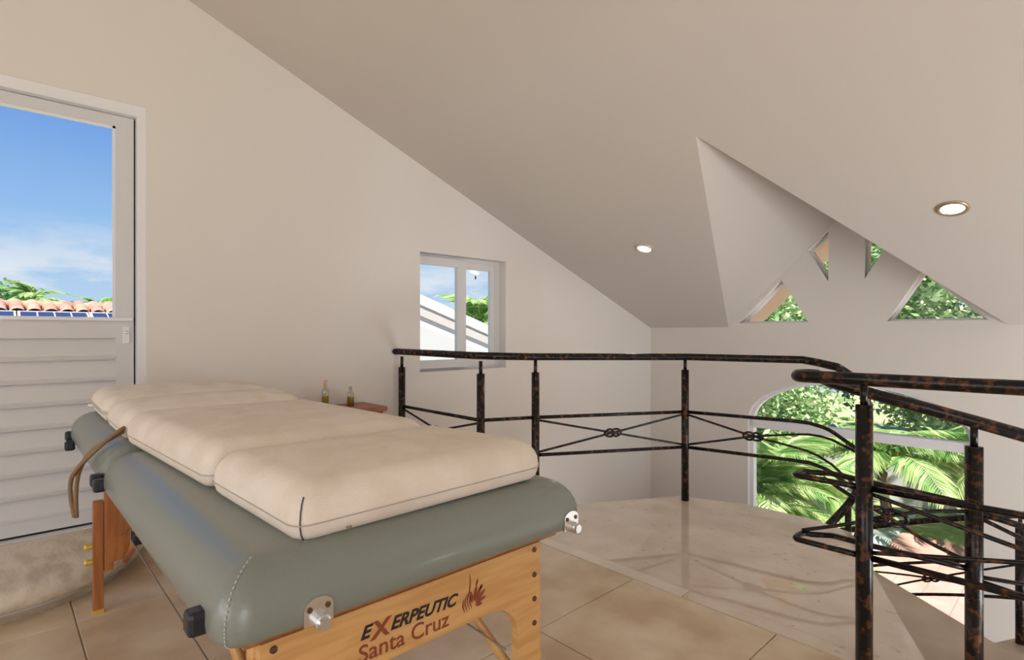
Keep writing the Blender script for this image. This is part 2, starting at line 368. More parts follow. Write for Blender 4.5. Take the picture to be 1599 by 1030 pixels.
# curved stone step in front of the door
step = [(XL, -0.58)]
pts = []
for k in range(25):
    a = -math.pi/2+math.pi*k/24; pts.append((XL+0.66*math.cos(a), 0.0+0.585*math.sin(a)))
def bull(name, loop, prof, m):
    bm = bmesh.new(); rings = []
    c = Vector((XL, 0.0))
    for ins, z in prof:
        rings.append([bm.verts.new((max(XL, XL+(p[0]-XL)*(1-ins/0.66)), p[1]*(1-ins/0.585), z)) for p in loop])
    for i in range(len(rings)-1):
        for j in range(len(loop)-1): bm.faces.new((rings[i][j], rings[i][j+1], rings[i+1][j+1], rings[i+1][j]))
    bm.faces.new(rings[-1]); bm.faces.new(rings[0])
    return obj(name, bm, m, smooth=False)
prof = [(0.05, 0.0), (0.05, 0.035), (0.02, 0.04)]+[(0.045-0.045*math.cos(a)if a > 0 else 0.045-0.045*math.cos(a), 0.085+0.045*math.sin(a)) for a in [R(x) for x in (-80, -55, -30, 0, 25, 50, 70, 90)]]
so = bull('door_step', pts, prof, 'step_stone')
for p in so.data.polygons: p.use_smooth = True
struct(so, 'half-round worn limestone step in front of the glazed door', 'step')
box('step_fill', (XL-.16, DY0, 0.0), (XL, DY1, 0.128), 'step_stone', so)
# ------------------------------------------------------------------ door
XD = XL-0.055
door = struct(bpy.data.objects.new('door_1', None), 'white door with a large glass pane above horizontal boards', 'door'); C.objects.link(door); door.location = (XD, DY0, DZ0); bpy.context.view_layer.update()
DLY0, DLY1 = DY0+.045, 0.541
slab('door_frame', [[(DY0, DZ0), (DY1, DZ0), (DY1, DZ1), (DY0, DZ1)], [(DY0+.035, DZ0+.001), (DLY1+.008, DZ0+.001), (DLY1+.008, DZ1-.055), (DY0+.035, DZ1-.055)]], fYZ(XL), -0.005, -0.15, 'frame_white', door)
box('weather_gap', (XL-.12, DLY1-.003, DZ0), (XL-.085, DLY1+.009, DZ1-.05), 'black_gap', door)
GY0, GY1, GZ0, GZ1 = DLY0+.08, 0.462, 1.17, 2.175
ZT = DZ1-.058
slab('door_leaf', [[(DLY0, DZ0+.012), (DLY1, DZ0+.012), (DLY1, ZT), (DLY0, ZT)], [(GY0, GZ0), (GY1, GZ0), (GY1, GZ1), (GY0, GZ1)], [(GY0, .20), (GY1, .20), (GY1, 1.075), (GY0, 1.075)]], fYZ(XD), 0.0, -0.045, 'white_paint', door)
box('glass_pane', (XD-.026, GY0-.01, GZ0-.01), (XD-.020, GY1+.01, GZ1+.01), 'glass', door)
bm = bmesh.new()
for y0, y1, z0, z1 in ((GY0, GY1, GZ0, GZ0+.012), (GY0, GY1, GZ1-.012, GZ1), (GY1-.012, GY1, GZ0, GZ1)): add_box(bm, (XD-.019, y0, z0), (XD-.004, y1, z1))
keep(obj('glazing_bead', bm, 'frame_white'), door)
box('ledge_strip', (XD-.004, GY0+.30, GZ0-.008), (XD+.022, 0.535, GZ0+.012), 'frame_white', door, 0.004)
box('black_sill_gap', (XD-.04, DLY0, DZ0+.001), (XD-.004, DLY1, DZ0+.012), 'black_gap', door)
nb = 8; ph = (1.075-.20)/nb
for i in range(nb):                       # lapped horizontal boards, each with a proud lower lip
    z0 = .20+i*ph; prf = [(-.034, z0), (.000, z0), (.004, z0+.014), (-.004, z0+.022), (-.024, z0+ph), (-.034, z0+ph)]
    bm = bmesh.new(); A = [bm.verts.new((XD+x, GY0, z)) for x, z in prf]; B = [bm.verts.new((XD+x, GY1, z)) for x, z in prf]
    bm.faces.new(A); bm.faces.new(B)
    for j in range(6): bm.faces.new((A[j], A[(j+1) % 6], B[(j+1) % 6], B[j]))
    keep(obj('board', bm, 'white_paint'), door)
lk = box('lock_plate', (XD, 0.492, 1.045), (XD+.008, 0.522, 1.135), 'frame_white', door, 0.003)
o = lathe('keyhole', [(0.008, 0), (0.008, .004), (0.004, .006)], 'chrome', None, (XD+.008, .507, 1.105), 12, 'X'); o.parent = lk
# ------------------------------------------------------------------ sliding window in the left wall
win = struct(bpy.data.objects.new('window_1', None), 'small white two-pane sliding window in the left wall', 'window'); C.objects.link(win); win.location = (XL, WY0, WZ0); bpy.context.view_layer.update()
XW = XL-0.05
fr = .055
slab('window_frame', [[(WY0, WZ0), (WY1, WZ0), (WY1, WZ1), (WY0, WZ1)], [(WY0+.012, WZ0+.03), (WY1-fr, WZ0+.03), (WY1-fr, WZ1-.03), (WY0+.012, WZ1-.03)]], fYZ(XW), -.03, -.10, 'white_paint', win)
YM = 2.722
def sash(y0, y1, x, l, r_, t):
    s = slab('sash', [[(y0, WZ0+.02), (y1, WZ0+.02), (y1, WZ1-.02), (y0, WZ1-.02)], [(y0+l, WZ0+t), (y1-r_, WZ0+t), (y1-r_, WZ1-t), (y0+l, WZ1-t)]], fYZ(x), 0, -.03, 'white_paint', win)
    g = box('glass_pane', (x-.018, y0+l-.008, WZ0+t-.008), (x-.013, y1-r_+.008, WZ1-t+.008), 'glass'); g.parent = s
    return s
sash(WY0+.005, YM+.055, XW+.0, .012, .085, .083)
s2 = sash(YM-.01, WY1-.045, XW-.035, .085, .055, .083)
bm = bmesh.new()
pb = at(743, 433, 4.6); tq = (XW-.046)/(pb.x); pb = Vector((XW-.046, pb.y*tq, EYE+(pb.z-EYE)*tq))
bmesh.ops.create_icosphere(bm, subdivisions=2, radius=1); bmesh.ops.scale(bm, vec=(.005, .008, .018), verts=bm.verts)
for v in bm.verts:
    if v.co.z > .004: v.co.y *= .55
bmesh.ops.translate(bm, vec=pb, verts=bm.verts); tag(obj('insect', bm, 'insect', None, True), 'small dark insect sitting on the right window pane', 'insect')
# ------------------------------------------------------------------ gable windows and arched window
def frame_window(n, loop, wd, label, dep=.10):
    root = struct(bpy.data.objects.new('window_%d' % n, None), label, 'window'); C.objects.link(root); root.location = (loop[0][0], YB+dep, loop[0][1]); bpy.context.view_layer.update()
    slab('window_frame', [loop, inset(loop, wd)], fXZ(YB), dep-.03, dep+.03, 'frame_white', root)
    return root
gl = ['lower left triangular gable window', 'upper left triangular gable window', 'upper right triangular gable window beside the ceiling edge', 'lower right triangular gable window']
for i, g in enumerate(gables):
    rt = frame_window(2+i, g, .016, gl[i]); slab('glass_pane', [inset(g, .014)], fXZ(YB), .10, .105, 'glass', rt)
rt = struct(bpy.data.objects.new('window_6', None), 'tall arched window with white frame overlooking the garden', 'window'); C.objects.link(rt); rt.location = (AX0, YB, AZB); bpy.context.view_layer.update()
inn = arch(AX0+.035, AX1-.035, AZS+.002, AZB+.06, ARISE-.03)
slab('window_frame', [arch_out, inn], fXZ(YB), .05, .12, 'frame_white', rt)
box('transom', (AX0+.03, YB+.03, AZS-.075), (AX1-.03, YB+.12, AZS+.005), 'frame_white', rt, .006)
slab('glass_pane', [[p for p in arch(AX0+.03, AX1-.03, AZS+.005, AZS, ARISE-.028)]], fXZ(YB), .08, .086, 'glass', rt)
box('glass_pane', (AX0+.03, YB+.08, AZB+.05), (AX1-.03, YB+.086, AZS-.07), 'glass', rt)
# ------------------------------------------------------------------ recessed ceiling lights
th = math.atan(SL)
def downlight(x, y, label, ring):
    z = zc(y)
    root = thing('recessed_light', label, 'ceiling light', (x, y, z), 'recessed lights in the sloping ceiling')
    mtx = Matrix.Translation((x, y, z)) @ Matrix.Rotation(-th, 4, 'X')
    for nm, prf, m in (('trim_ring', [(.052, .004), (.052, -.006), (.060, -.012), (.071, -.010), (.075, -.002), (.075, .002)], ring), ('lamp_lens', [(.0525, -.004), (.045, -.007), (.020, -.0085), (.002, -.009)], 'glow')):
        bm = bmesh.new(); rings = [[bm.verts.new((r*math.cos(2*math.pi*k/28), r*math.sin(2*math.pi*k/28), zz)) for k in range(28)] for r, zz in prf]
        for i in range(len(prf)-1):
            for k in range(28): bm.faces.new((rings[i][k], rings[i][(k+1) % 28], rings[i+1][(k+1) % 28], rings[i+1][k]))
        if nm == 'lamp_lens': bm.faces.new(rings[-1])
        bm.transform(mtx); keep(obj(nm, bm, m, None, True), root)
    ld = bpy.data.lights.new('lamp', 'AREA'); ld.shape = 'DISK'; ld.size = .1; ld.energy = 2.5; ld.color = (1, .90, .80)
    lo = bpy.data.objects.new('lamp', ld); C.objects.link(lo); lo.location = (x, y-.02*math.sin(th), z-.022); lo.rotation_euler = (-th, 0, 0)
downlight(-2.477, 3.785, 'recessed ceiling light left of the dormer', 'lamp_ring_light')
downlight(-0.536, 3.785, 'recessed ceiling light right of the dormer', 'lamp_ring')
# ------------------------------------------------------------------ wrought-iron railings
ZRAIL, ZU, ZL_ = 0.945, 0.584, 0.353          # centre heights of handrail, upper and lower bar (level runs)
def post(root, p, zbase, ztop, r=.0245):
    q = tube('post', [(p[0], p[1], zbase), (p[0], p[1], ztop-.085)], r, 'iron', root, 14)
    n = tube('neck', [(p[0], p[1], ztop-.09), (p[0], p[1], ztop-.01)], .011, 'iron', None, 10)
    n.parent = q
    return q
def knot(root, c, ax, up=Vector((0, 0, 1)), s=1.0):
    """carrick-style knot of round rod: two interlocked loops seen flat in the panel"""
    ax = ax.normalized(); nrm = ax.cross(up).normalized(); bm = bmesh.new()
    for sg in (-1, 1):
        pts = []
        for k in range(25):
            a = 2*math.pi*k/24; x = sg*.024+.031*math.cos(a); y = .023*math.sin(a); d = .007*math.sin(2*a)*sg
            pts.append(c+ax*x*s+up*y*s+nrm*d)
        add_tube(bm, pts, .0070*s, 7, False)
    return keep(obj('knot', bm, 'iron', None, True), root)
def panel(root, ups, lows, kf=0.5, rods=True, knots=True):
    """ups/lows: polylines of the upper and lower bar from post to post"""
    ups = [Vector(p) for p in ups]; lows = [Vector(p) for p in lows]
    tube('bar', ups, .011, 'iron', root, 8); tube('bar', lows, .011, 'iron', root, 8)
    if not rods: return
    def along(pl, f):
        L = [0]
        for i in range(1, len(pl)): L.append(L[-1]+(pl[i]-pl[i-1]).length)
        x = f*L[-1]
        for i in range(1, len(pl)):
            if x <= L[i]+1e-9: return pl[i-1].lerp(pl[i], (x-L[i-1])/(L[i]-L[i-1]))
        return pl[-1]
    nseg = 16
    for s in (0, 1):
        pts = []
        for i in range(nseg+1):
            f = i/nseg; g = f if s else 1-f
            # the rod leaves one bar, pinches into the knot and ends on the other bar
            h = (0.06+0.44*(f/kf)) if f < kf else (0.5+0.44*((f-kf)/(1-kf)))
            h = h if s else 1-h
            pts.append(along(lows, f).lerp(along(ups, f), h))
        tube('rod', pts, .0072, 'iron', root, 7)
    if knots:
        c = (along(ups, kf)+along(lows, kf))/2; knot(root, c, along(ups, kf+.03)+along(lows, kf+.03)-along(ups, kf-.03)-along(lows, kf-.03))
# far railing, around the landing
far = thing('landing_railing', 'dark wrought-iron railing around the far side of the marble landing', 'railing', (-2.36, 2.40, 0), 'wrought-iron railings')
P1, P2, P3, P4 = Vector((-3.38, 2.11, 0)), Vector((-2.50, 2.10, 0)), Vector((-2.36, 2.42, 0)), Vector((-1.855, 3.31, 0))
BND = Vector((-1.14, 3.44, 0)); PC = Vector((-0.855, 3.385, 0))
Z3 = lambda p, z: Vector((p.x, p.y, z))
hp = [Vector((-3.425, 2.085, .970)), Z3(P1, .969), Z3(P2.lerp(P1, .06), .966), Z3(P2.lerp(P3, .2), .964), Z3(P3.lerp(P2, .1), .956), Z3(P3.lerp(P4, .05), .955), Z3(P4.lerp(P3, .03), ZRAIL), Z3(P4.lerp(BND, .04), ZRAIL), Z3(BND.lerp(P4, .05), ZRAIL),
      Vector((-1.10, 3.435, ZRAIL-.012))] + smooth_path([at(1308, 573, 3.02), at(1341, 598, 3.0), at(1356, 640, 3.03), at(1354, 700, 3.10), at(1346, 750, 3.2), at(1325, 787, 3.28), at(1290, 826, 3.30), at(1262, 872, 3.2), at(1275, 930, 3.1)], 5)
tube('handrail', hp, .0225, 'iron', far, 14, True)
for p in (P1, P2, P3, P4): post(far, p, -.02 if p is P4 else -.2, ZRAIL)
post(far, PC, -.15, .80)
panel(far, [Z3(P1, ZU), Z3(P2, ZU)], [Z3(P1, ZL_), Z3(P2, ZL_)])
panel(far, [Z3(P2, ZU), Z3(P3, ZU)], [Z3(P2, ZL_), Z3(P3, ZL_)], rods=False)
panel(far, [Z3(P3, ZU), Z3(P4, ZU)], [Z3(P3, ZL_), Z3(P4, ZL_)])
def to_c(z0, z1): return [Z3(P4, z0), Z3(BND.lerp(P4, .12), z0)]+smooth_path([Z3(BND, z0-.004), Z3(BND.lerp(PC, .35)+Vector((0, .02, 0)), z0-.03), Z3(BND.lerp(PC, .7)+Vector((0, .02, 0)), z0-.085), Z3(PC, z1)], 4)
panel(far, to_c(ZU, ZU-.125), to_c(ZL_, ZL_-.11), kf=.40)
# the railing's continuation round the inside of the winding stair
tube('stair_post', [at(1325, 788, 3.28), at(1325, 905, 3.28)], .017, 'iron', far, 10)
for dz in (.30, .52): tube('bar', smooth_path([at(1350, 640, 3.03)-Vector((0, 0, dz*.55)), at(1350, 720, 3.14)-Vector((0, 0, dz*.7)), at(1325, 787, 3.28)-Vector((0, 0, dz)), at(1290, 826, 3.3)-Vector((0, 0, dz))], 5), .009, 'iron', far, 8)
# near railing: level along the loft edge, hairpin, then down the outside of the stair
near = thing('stair_railing', 'dark mottled wrought-iron railing with hairpin end in the right foreground', 'railing', (-.545, 2.16, 0), 'wrought-iron railings')
YN, TIP, RO = 2.122, -0.712, 1.385
ANG = [(-80, .945), (-58.5, .80), (-15, .49), (25, .20), (61, -.07), (104, -.46), (145, -.78), (190, -1.12), (235, -1.44)]
def zang(a):
    for (a0, z0), (a1, z1) in zip(ANG, ANG[1:]):
        if a <= a1: return z0+(z1-z0)*(a-a0)/(a1-a0)
    return ANG[-1][1]
def hel(a, dz=0, r=RO): return Vector((CS.x+r*math.cos(R(a)), CS.y+r*math.sin(R(a)), zang(a)+dz))
def hairpin(z, dz, r_u=.045):
    c = Vector((TIP, YN+r_u, z)); return [c+Vector((-r_u*math.cos(a), r_u*math.sin(a), 0)) for a in [R(x) for x in (-90, -60, -30, 0, 30, 60, 90)]]
def barpin(z): return [Vector((TIP+x, YN+y, z)) for x, y in ((-.020, 0), (-.034, .002), (-.043, .012), (-.045, .045), (-.043, .076), (-.034, .087), (-.015, .090))]
tube('handrail', [(3.55, YN, ZRAIL)]+[(x, YN, ZRAIL) for x in (2.0, 1, 0, -.5)]+hairpin(ZRAIL, 0)+[hel(a) for a in range(-76, 236, 6)], .0225, 'iron', near, 14)
PXS = [-0.534, 0.46, 1.47, 2.48]
for x in PXS: post(near, (x, YN), -.2, ZRAIL, .0255)
for x0, x1 in zip(PXS, PXS[1:]): panel(near, [(x0, YN, ZU), (x1, YN, ZU)], [(x0, YN, ZL_), (x1, YN, ZL_)], kf=.48)
PA = [-58.5, -15, 25, 61, 104, 145, 190, 235]
for a in PA:
    p = hel(a); post(near, p, zang(a)-1.02, p.z, .0255)
def helbar(a0, a1, dz): return [hel(a, dz) for a in [a0+(a1-a0)*i/8 for i in range(9)]]
for a0, a1 in zip(PA, PA[1:]): panel(near, helbar(a0, a1, -.305), helbar(a0, a1, -.54))
# hairpin panel between the first level post and the first stair post
bU = [hel(a, 0) for a in range(-76, -55, 5)]
def hpbar(z, dzB):
    arc = [hel(a) for a in (-76, -71, -66, -62, -58.5)]
    for i, p in enumerate(arc): p.z = z+(zang(-58.5)+dzB-z)*(i+.3)/4.3
    return arc
for z, dzB in ((ZU, -.287), (ZL_, -.505)):
    tube('bar', [(PXS[0], YN, z)]+barpin(z)+hpbar(z, dzB), .0105, 'iron', near, 8)
uu, ll = hpbar(ZU, -.287), hpbar(ZL_, -.505); hu, hl_ = barpin(ZU), barpin(ZL_)
kc = at(1385, 806, 1.93)
tube('rod', smooth_path([hl_[4]+Vector((0, 0, .012)), hl_[6].lerp(kc, .5)+Vector((0, 0, .006)), kc, kc.lerp(uu[-1], .5), uu[-1]-Vector((0, 0, .02))], 5), .0068, 'iron', near, 7)
tube('rod', smooth_path([hu[6]-Vector((-.04, 0, .012)), hu[6].lerp(kc, .5), kc, kc.lerp(ll[-1], .5), ll[-1]+Vector((0, 0, .02))], 5), .0068, 'iron', near, 7)
knot(near, kc, uu[-1]+ll[-1]-hu[6]-hl_[6], s=1.1)
# ------------------------------------------------------------------ winding stair
stair = struct(bpy.data.objects.new('winding_stair', None), 'winding stone stair going down from the marble landing', 'stair'); C.objects.link(stair); stair.location = (CS.x, CS.y, ZLOW); bpy.context.view_layer.update()
DA = 25.7
for k in range(1, 14):
    a0 = -65.3+DA*(k-1); z = -.18*k; n = 5
    lp = [(CS.x+.16*math.cos(R(a0)), CS.y+.16*math.sin(R(a0)))]+[(CS.x+1.46*math.cos(R(a0+DA*i/n)), CS.y+1.46*math.sin(R(a0+DA*i/n))) for i in range(n+1)]+[(CS.x+.16*math.cos(R(a0+DA)), CS.y+.16*math.sin(R(a0+DA)))]
    slab('tread', [lp], fXY, z-.17, z, 'tread_stone', stair)
# ------------------------------------------------------------------ massage table
tab = thing('massage_table', 'portable massage table with sage green vinyl top and printed beech end panel', 'massage table', (-1.8, .68, 0))
def rrect(x0, x1, y0, y1, r, n=6):
    out = []
    for cx, cy, a0 in ((x1-r, y1-r, 0), (x0+r, y1-r, 90), (x0+r, y0+r, 180), (x1-r, y0+r, 270)):
        for k in range(n+1):
            a = R(a0+90*k/n); out.append((cx+r*math.cos(a), cy+r*math.sin(a)))
    return out
def cushion(name, x0, x1, y0, y1, prof, m, parent, cr=.05, warp=None, crown=0.0):
    bm = bmesh.new(); rings = []
    for ins, z in prof:
        r = max(cr-ins*.5, .012); rings.append([bm.verts.new((x, y, z)) for x, y in rrect(x0+ins, x1-ins, y0+ins, y1-ins, r)])
    n = len(rings[0])
    for i in range(len(rings)-1):
        for k in range(n): bm.faces.new((rings[i][k], rings[i][(k+1) % n], rings[i+1][(k+1) % n], rings[i+1][k]))
    bm.faces.new(rings[0])
    ins, z = prof[-1]; a0, a1, b0, b1 = x0+ins, x1-ins, y0+ins, y1-ins
    prev = rings[-1]
    for f in (.82, .6, .35):
        ring = [bm.verts.new(((a0+a1)/2+(v.co.x-(a0+a1)/2)*f, (b0+b1)/2+(v.co.y-(b0+b1)/2)*f, z+crown*(1-f*f))) for v in rings[-1]]
        for k in range(n): bm.faces.new((prev[k], prev[(k+1) % n], ring[(k+1) % n], ring[k]))
        prev = ring
    bm.faces.new(prev)
    if warp:
        for v in bm.verts: v.co = Vector(warp(v.co))
    return keep(obj(name, bm, m, None, True), parent)
ZV0, ZV1 = .597, .722
def vprof(z0, z1, rt=.085, ht=.085):
    p = [(.030, z0), (.012, z0+.004), (.002, z0+.014), (0, z0+.028)]
    for k in range(9):
        a = R(90*k/8); p.append((rt*(1-math.cos(a)), z1-ht+ht*math.sin(a)))
    return p
VX1, VXF, VX0, VY0, VY1 = -.915, -2.17, -2.96, .25, 1.125
def tilt(z): return z
def wt(p):
    x, y, z = p; q = max(0, -2.20-x); return (x, y-.03*q, z+q*.075)
cushion('vinyl_top', VXF, VX1, VY0, VY1, vprof(ZV0, ZV1), 'vinyl', tab, .05)
cushion('vinyl_top', VX0, VXF-.004, VY0+.005, VY1-.005, vprof(ZV0, ZV1), 'vinyl', tab, .05, wt)
# deck boards under the padding
box('deck_board', (VXF+.02, VY0+.05, .576), (VX1-.05, VY1-.06, .598), 'beech_shaded', tab)
box('deck_board', (VX0+.05, VY0+.05, .576), (VXF-.02, VY1-.06, .598), 'beech_shaded', tab)
# stitched corner seam
def on_vinyl(u, a):                      # down the rounded corner at x = VX1
    return u
for (cx, cy, sx, sy, a_) in ((VX1, VY0, -1, 1, 35),):
    p = []
    for ins, z in vprof(ZV0, ZV1)[1:-1]:
        rc = max(.05-ins*.5, .012); ccx, ccy = cx-ins-rc, cy+ins+rc; aa = R(-48)
        p.append(Vector((ccx+(rc+.0012)*math.cos(aa), ccy+(rc+.0012)*math.sin(aa), z)))
    pp = smooth_path(p, 8); bm = bmesh.new()
    for i in range(0, len(pp)-3, 4): add_tube(bm, pp[i:i+3], .0012, 5)
    keep(obj('stitching', bm, 'thread'), tab)
XE, XF = -.96, -2.66
YA, YBq = .325, 1.0
def end_panel(x, m, leg_m):
    zt, zb, lw, rr = .577, .455, .075, .09
    out = [(YA, zt), (YBq, zt), (YBq, .20), (YBq-lw, .20)]
    for k in range(9):
        a = R(90*k/8); out.append((YBq-lw-rr+rr*math.cos(a), zb-rr+rr*math.sin(a)))
    for k in range(9):
        a = R(90+90*k/8); out.append((YA+lw+rr+rr*math.cos(a), zb-rr+rr*math.sin(a)))
    out += [(YA+lw, .20), (YA, .20)]
    return slab('end_panel', [out], fYZ(x), -.022, 0, m, tab)
ep = end_panel(XE, 'beech', 'beech'); ep2 = end_panel(XF, 'beech_shaded', 'beech_shaded')
for x, m, s in ((XE, 'beech', 1), (XF, 'beech_shaded', -1)):
    for y, sy in ((YA, -1), (YBq, 1)):
        yl = y-.042 if sy < 0 else y-.022; yh = yl+.034
        lg = box('leg', (x-.055, yl, .012), (x-.024, yh, .44), m, tab, .003)
        ft = box('foot', (x-.057, yl-.001, 0), (x-.022, yh+.001, .016), 'brass'); ft.parent = lg
        box('upright', (x-.052, y-.006 if sy < 0 else y-.03, .16), (x-.022, y+.024 if sy < 0 else y-.002, .575), m, tab, .002)
        for z in (.265, .205):
            kb = lathe('knob', [(.0, 0), (.012, 0), (.012, .02), (.007, .026), (.0, .026)], 'brass', None, (x-.04, yl-.001 if sy < 0 else yh+.024, z), 12, 'Y')
            if sy > 0: pass
            keep(kb, tab)
for z in (.562, .50, .44, .38):
    for y in (YBq-.02, YA+.022): lathe('screw', [(0, 0), (.007, 0), (.006, .003), (.0, .0035)], 'screw', tab, (XE, y, z), 10, 'X')
gq = [(YA+.02, .577), (YA+.115, .577), (YA+.115, .47)]+[(YA+.02+.095*math.cos(R(a)), .47-.17*math.sin(R(a))) for a in (15, 30, 45, 60, 75, 90)]
slab('gusset', [gq], fYZ(XF), .001, .014, 'beech_shaded', tab)
# diagonal braces and tension wires below the deck
for y in (YA+.06, YBq-.06):
    tube('brace', [(XE-.04, y, .26), (-1.55, y, .57)], .015, 'beech', tab, 4)
    tube('brace', [(XF+.02, y, .20), (-2.40, y, .355)], .014, 'beech_shaded', tab, 4); tube('brace', [(-2.40, y, .355), (-2.05, y, .575)], .014, 'beech_shaded', tab, 4)
    box('brace_joint', (-2.43, y-.018, .335), (-2.37, y+.018, .375), 'black_plastic', tab, .006)
    tube('wire', [(-2.46, y-.01, .575), (-2.40, y-.022, .35), (-1.43, y-.02, .335), (-1.0, y-.02, .32)], .0024, 'steel_wire', tab, 6)
# black corner bumpers and chrome end brackets
def bumper(x, y, z, sx=.032):
    o = box('corner_bumper', (x-sx, y-.022, z-.02), (x+sx*.2, y+.012, z+.02), 'black_plastic', tab, .008)
bumper(-1.00, VY0-.002, .628); bumper(VXF+.045, VY0-.004, .625); bumper(VXF-.02, VY0-.004, .628); bumper(VX0+.035, VY0-.012, .672, .026); bumper(VX0+.12, VY0-.020, .645, .020)
for y in (.405, 1.065):
    lp = [(y-.026, .604), (y+.026, .604), (y+.026, .632)]+[(y+.026*math.cos(R(a)), .632+.018*math.sin(R(a))) for a in range(15, 180, 15)]+[(y-.026, .632)]
    br = slab('end_bracket', [lp], fYZ(VX1), -.004, .004, 'chrome', tab)
    for nm, yy, zz, r_, l_ in (('peg', y+.002, .610, .014, .022), ('screw', y-.016, .632, .005, .003), ('screw', y+.016, .632, .005, .003)):
        kx = lathe(nm, [(0, 0), (r_, 0), (r_, l_*.6), (r_*.75, l_*.65), (r_*.75, l_), (0, l_)], 'chrome' if nm == 'peg' else 'screw', None, (VX1+.004, yy, zz), 14, 'X'); kx.parent = br
# printed lettering and leaf emblem on the end panel
def text_mesh(txt, size, shear, m, y, z, xs=1.0, rot=0.0, bold=0.0, space=1.0):
    c = bpy.data.curves.new('t', 'FONT'); c.body = txt; c.size = size; c.shear = shear; c.extrude = .0004; c.offset = bold; c.space_character = space
    o = bpy.data.objects.new('t', c); C.objects.link(o); bpy.context.view_layer.update()
    me = bpy.data.meshes.new_from_object(o.evaluated_get(bpy.context.evaluated_depsgraph_get())); bpy.data.objects.remove(o)
    w_ = max(v.co.x for v in me.vertices) if me.vertices else 0
    for v in me.vertices:
        a, q = v.co.x*xs, v.co.y; a, q = a*math.cos(rot)-q*math.sin(rot), a*math.sin(rot)+q*math.cos(rot)
        v.co = (XE+.0006+v.co.z, y+a, z+q)
    me.materials.clear(); ob = link('lettering', me, m); ob.parent = ep; return w_*xs
Y = .507
Y += text_mesh('E', .034, .35, 'print_black', Y, .516, 1.15, 0, .0010)-.004
Y += text_mesh('X', .046, .15, 'print_red', Y, .508, 1.10, 0, .0016)-.004
text_mesh('ERPEUTIC', .035, .35, 'print_black', Y, .512, 1.055, -.03, .0010, 1.0)
text_mesh('Santa Cruz', .046, 0, 'print_red', .503, .4735, 1.045, -.02, .0003)
bm = bmesh.new()
def leafp(y, z, ang, L, wd):
    pts = []
    for k in range(9):
        f = k/8; pts.append((f*L, wd*math.sin(math.pi*f)**.8))
    pts += [(p[0], -p[1]) for p in pts[-2:0:-1]]
    vs = [bm.verts.new((XE+.001, y+a*math.cos(ang)-q*math.sin(ang), z+a*math.sin(ang)+q*math.cos(ang))) for a, q in pts]; bm.faces.new(vs)
for an, L, wd, yy, zz in ((100, .030, .005, .781, .495), (78, .036, .0045, .786, .497), (58, .038, .0045, .789, .497), (36, .036, .0045, .791, .495), (14, .032, .004, .791, .492), (-8, .022, .004, .789, .489), (70, .016, .003, .792, .530), (40, .014, .003, .802, .520)): leafp(yy, zz, R(an), L, wd)
for k, (o_, hgt) in enumerate(((0, .030), (.0065, .036), (.013, .078), (.0195, .030))):
    prev = None
    for i in range(13):
        f = i/12; yy = .760+o_-.006*math.sin(math.pi*min(1, hgt*f/.04))+(.010*max(0, f-.5)*(1 if k == 2 else .3)-(.020*max(0, f-.8) if k == 2 else 0)); zz = .482+hgt*f+.001*k; hw = .0006+.0014*math.sin(math.pi*f)
        cur = (bm.verts.new((XE+.001, yy-hw, zz)), bm.verts.new((XE+.001, yy+hw, zz)))
        if prev: bm.faces.new((prev[0], prev[1], cur[1], cur[0]))
        prev = cur
o = obj('emblem', bm, 'print_red'); o.parent = ep
# ------------------------------------------------------------------ folding mattress on the table
mt = thing('folding_mattress', 'beige linen folding mattress of four pads lying on the massage table', 'mattress', (-1.9, .68, ZV1))
def wm(p):
    x, y, z = p; s = (x+.98); yy = y+.052*s
    return (x, yy, z+max(0, -2.20-x)*.085+.0035*math.sin(x*9+y*5)+.003*math.sin(y*13))
def pprof(z0, z1, re=.05):
    p = [(.030, z0), (.013, z0+.006), (.005, z0+.016), (.001, z0+.030), (0, z0+.042), (.001, z1-.060)]
    for k in range(1, 8):
        a = R(90*k/7); p.append((.001+re*(1-math.cos(a)), z1-.060+.060*math.sin(a)))
    return p
ZM = ZV1-.002
pads = [(-1.432, -.975, .106, 1.0), (-2.268, -1.456, .114, 1.0), (-2.576, -2.294, .108, .985), (-2.90, -2.606, .100, .985)]
for i, (x0, x1, th_, f) in enumerate(pads):
    pd = cushion('pad', x0, x1, .392, 1.035, pprof(ZM, ZM+th_, .062), 'linen', mt, .040, wm, .014)
    lp = [Vector(wm((x, y, ZM+.036))) for x, y in rrect(x0-.0008, x1+.0008, .3912, 1.0358, .035, 5)]
    bm = bmesh.new(); add_tube(bm, lp+[lp[0]], .0011, 5, False); o = obj('piping', bm, 'linen_seam'); o.parent = pd
    cs = [Vector(wm((x1-ins-.293*max(.040-ins*.5, .012)+.0004, .392+ins+.293*max(.040-ins*.5, .012)-.0004, z))) for ins, z in pprof(ZM, ZM+th_, .062)[1:9]]
    if i == 0: o = tube('corner_seam', cs, .0016, 'dark_thread', None, 5); o.parent = pd
# tie cord hanging from the fold between the pads
tp = [at(u_, v_, d_) for u_, v_, d_ in ((207, 662, 1.95), (188, 676, 1.90), (165, 689, 1.86), (143, 705, 1.84), (128, 726, 1.88), (121, 750, 1.92), (119, 780, 1.93), (120, 808, 1.93))]
tp2 = [p+Vector((.0, -.006, .012*math.sin(i*1.3))) + (at(6, 0, 2)-at(0, 0, 2))*math.sin(i*.9) for i, p in enumerate(tp)]
for q in (tp, tp2): tube('tie_cord', smooth_path(q, 5), [.0075]*(len(tp)*5-4), 'cord', mt, 6)
o = tube('care_tag', [at(149, 634, 2.25), at(139, 632, 2.25)], [.006, .008], 'frame_white', mt, 4)
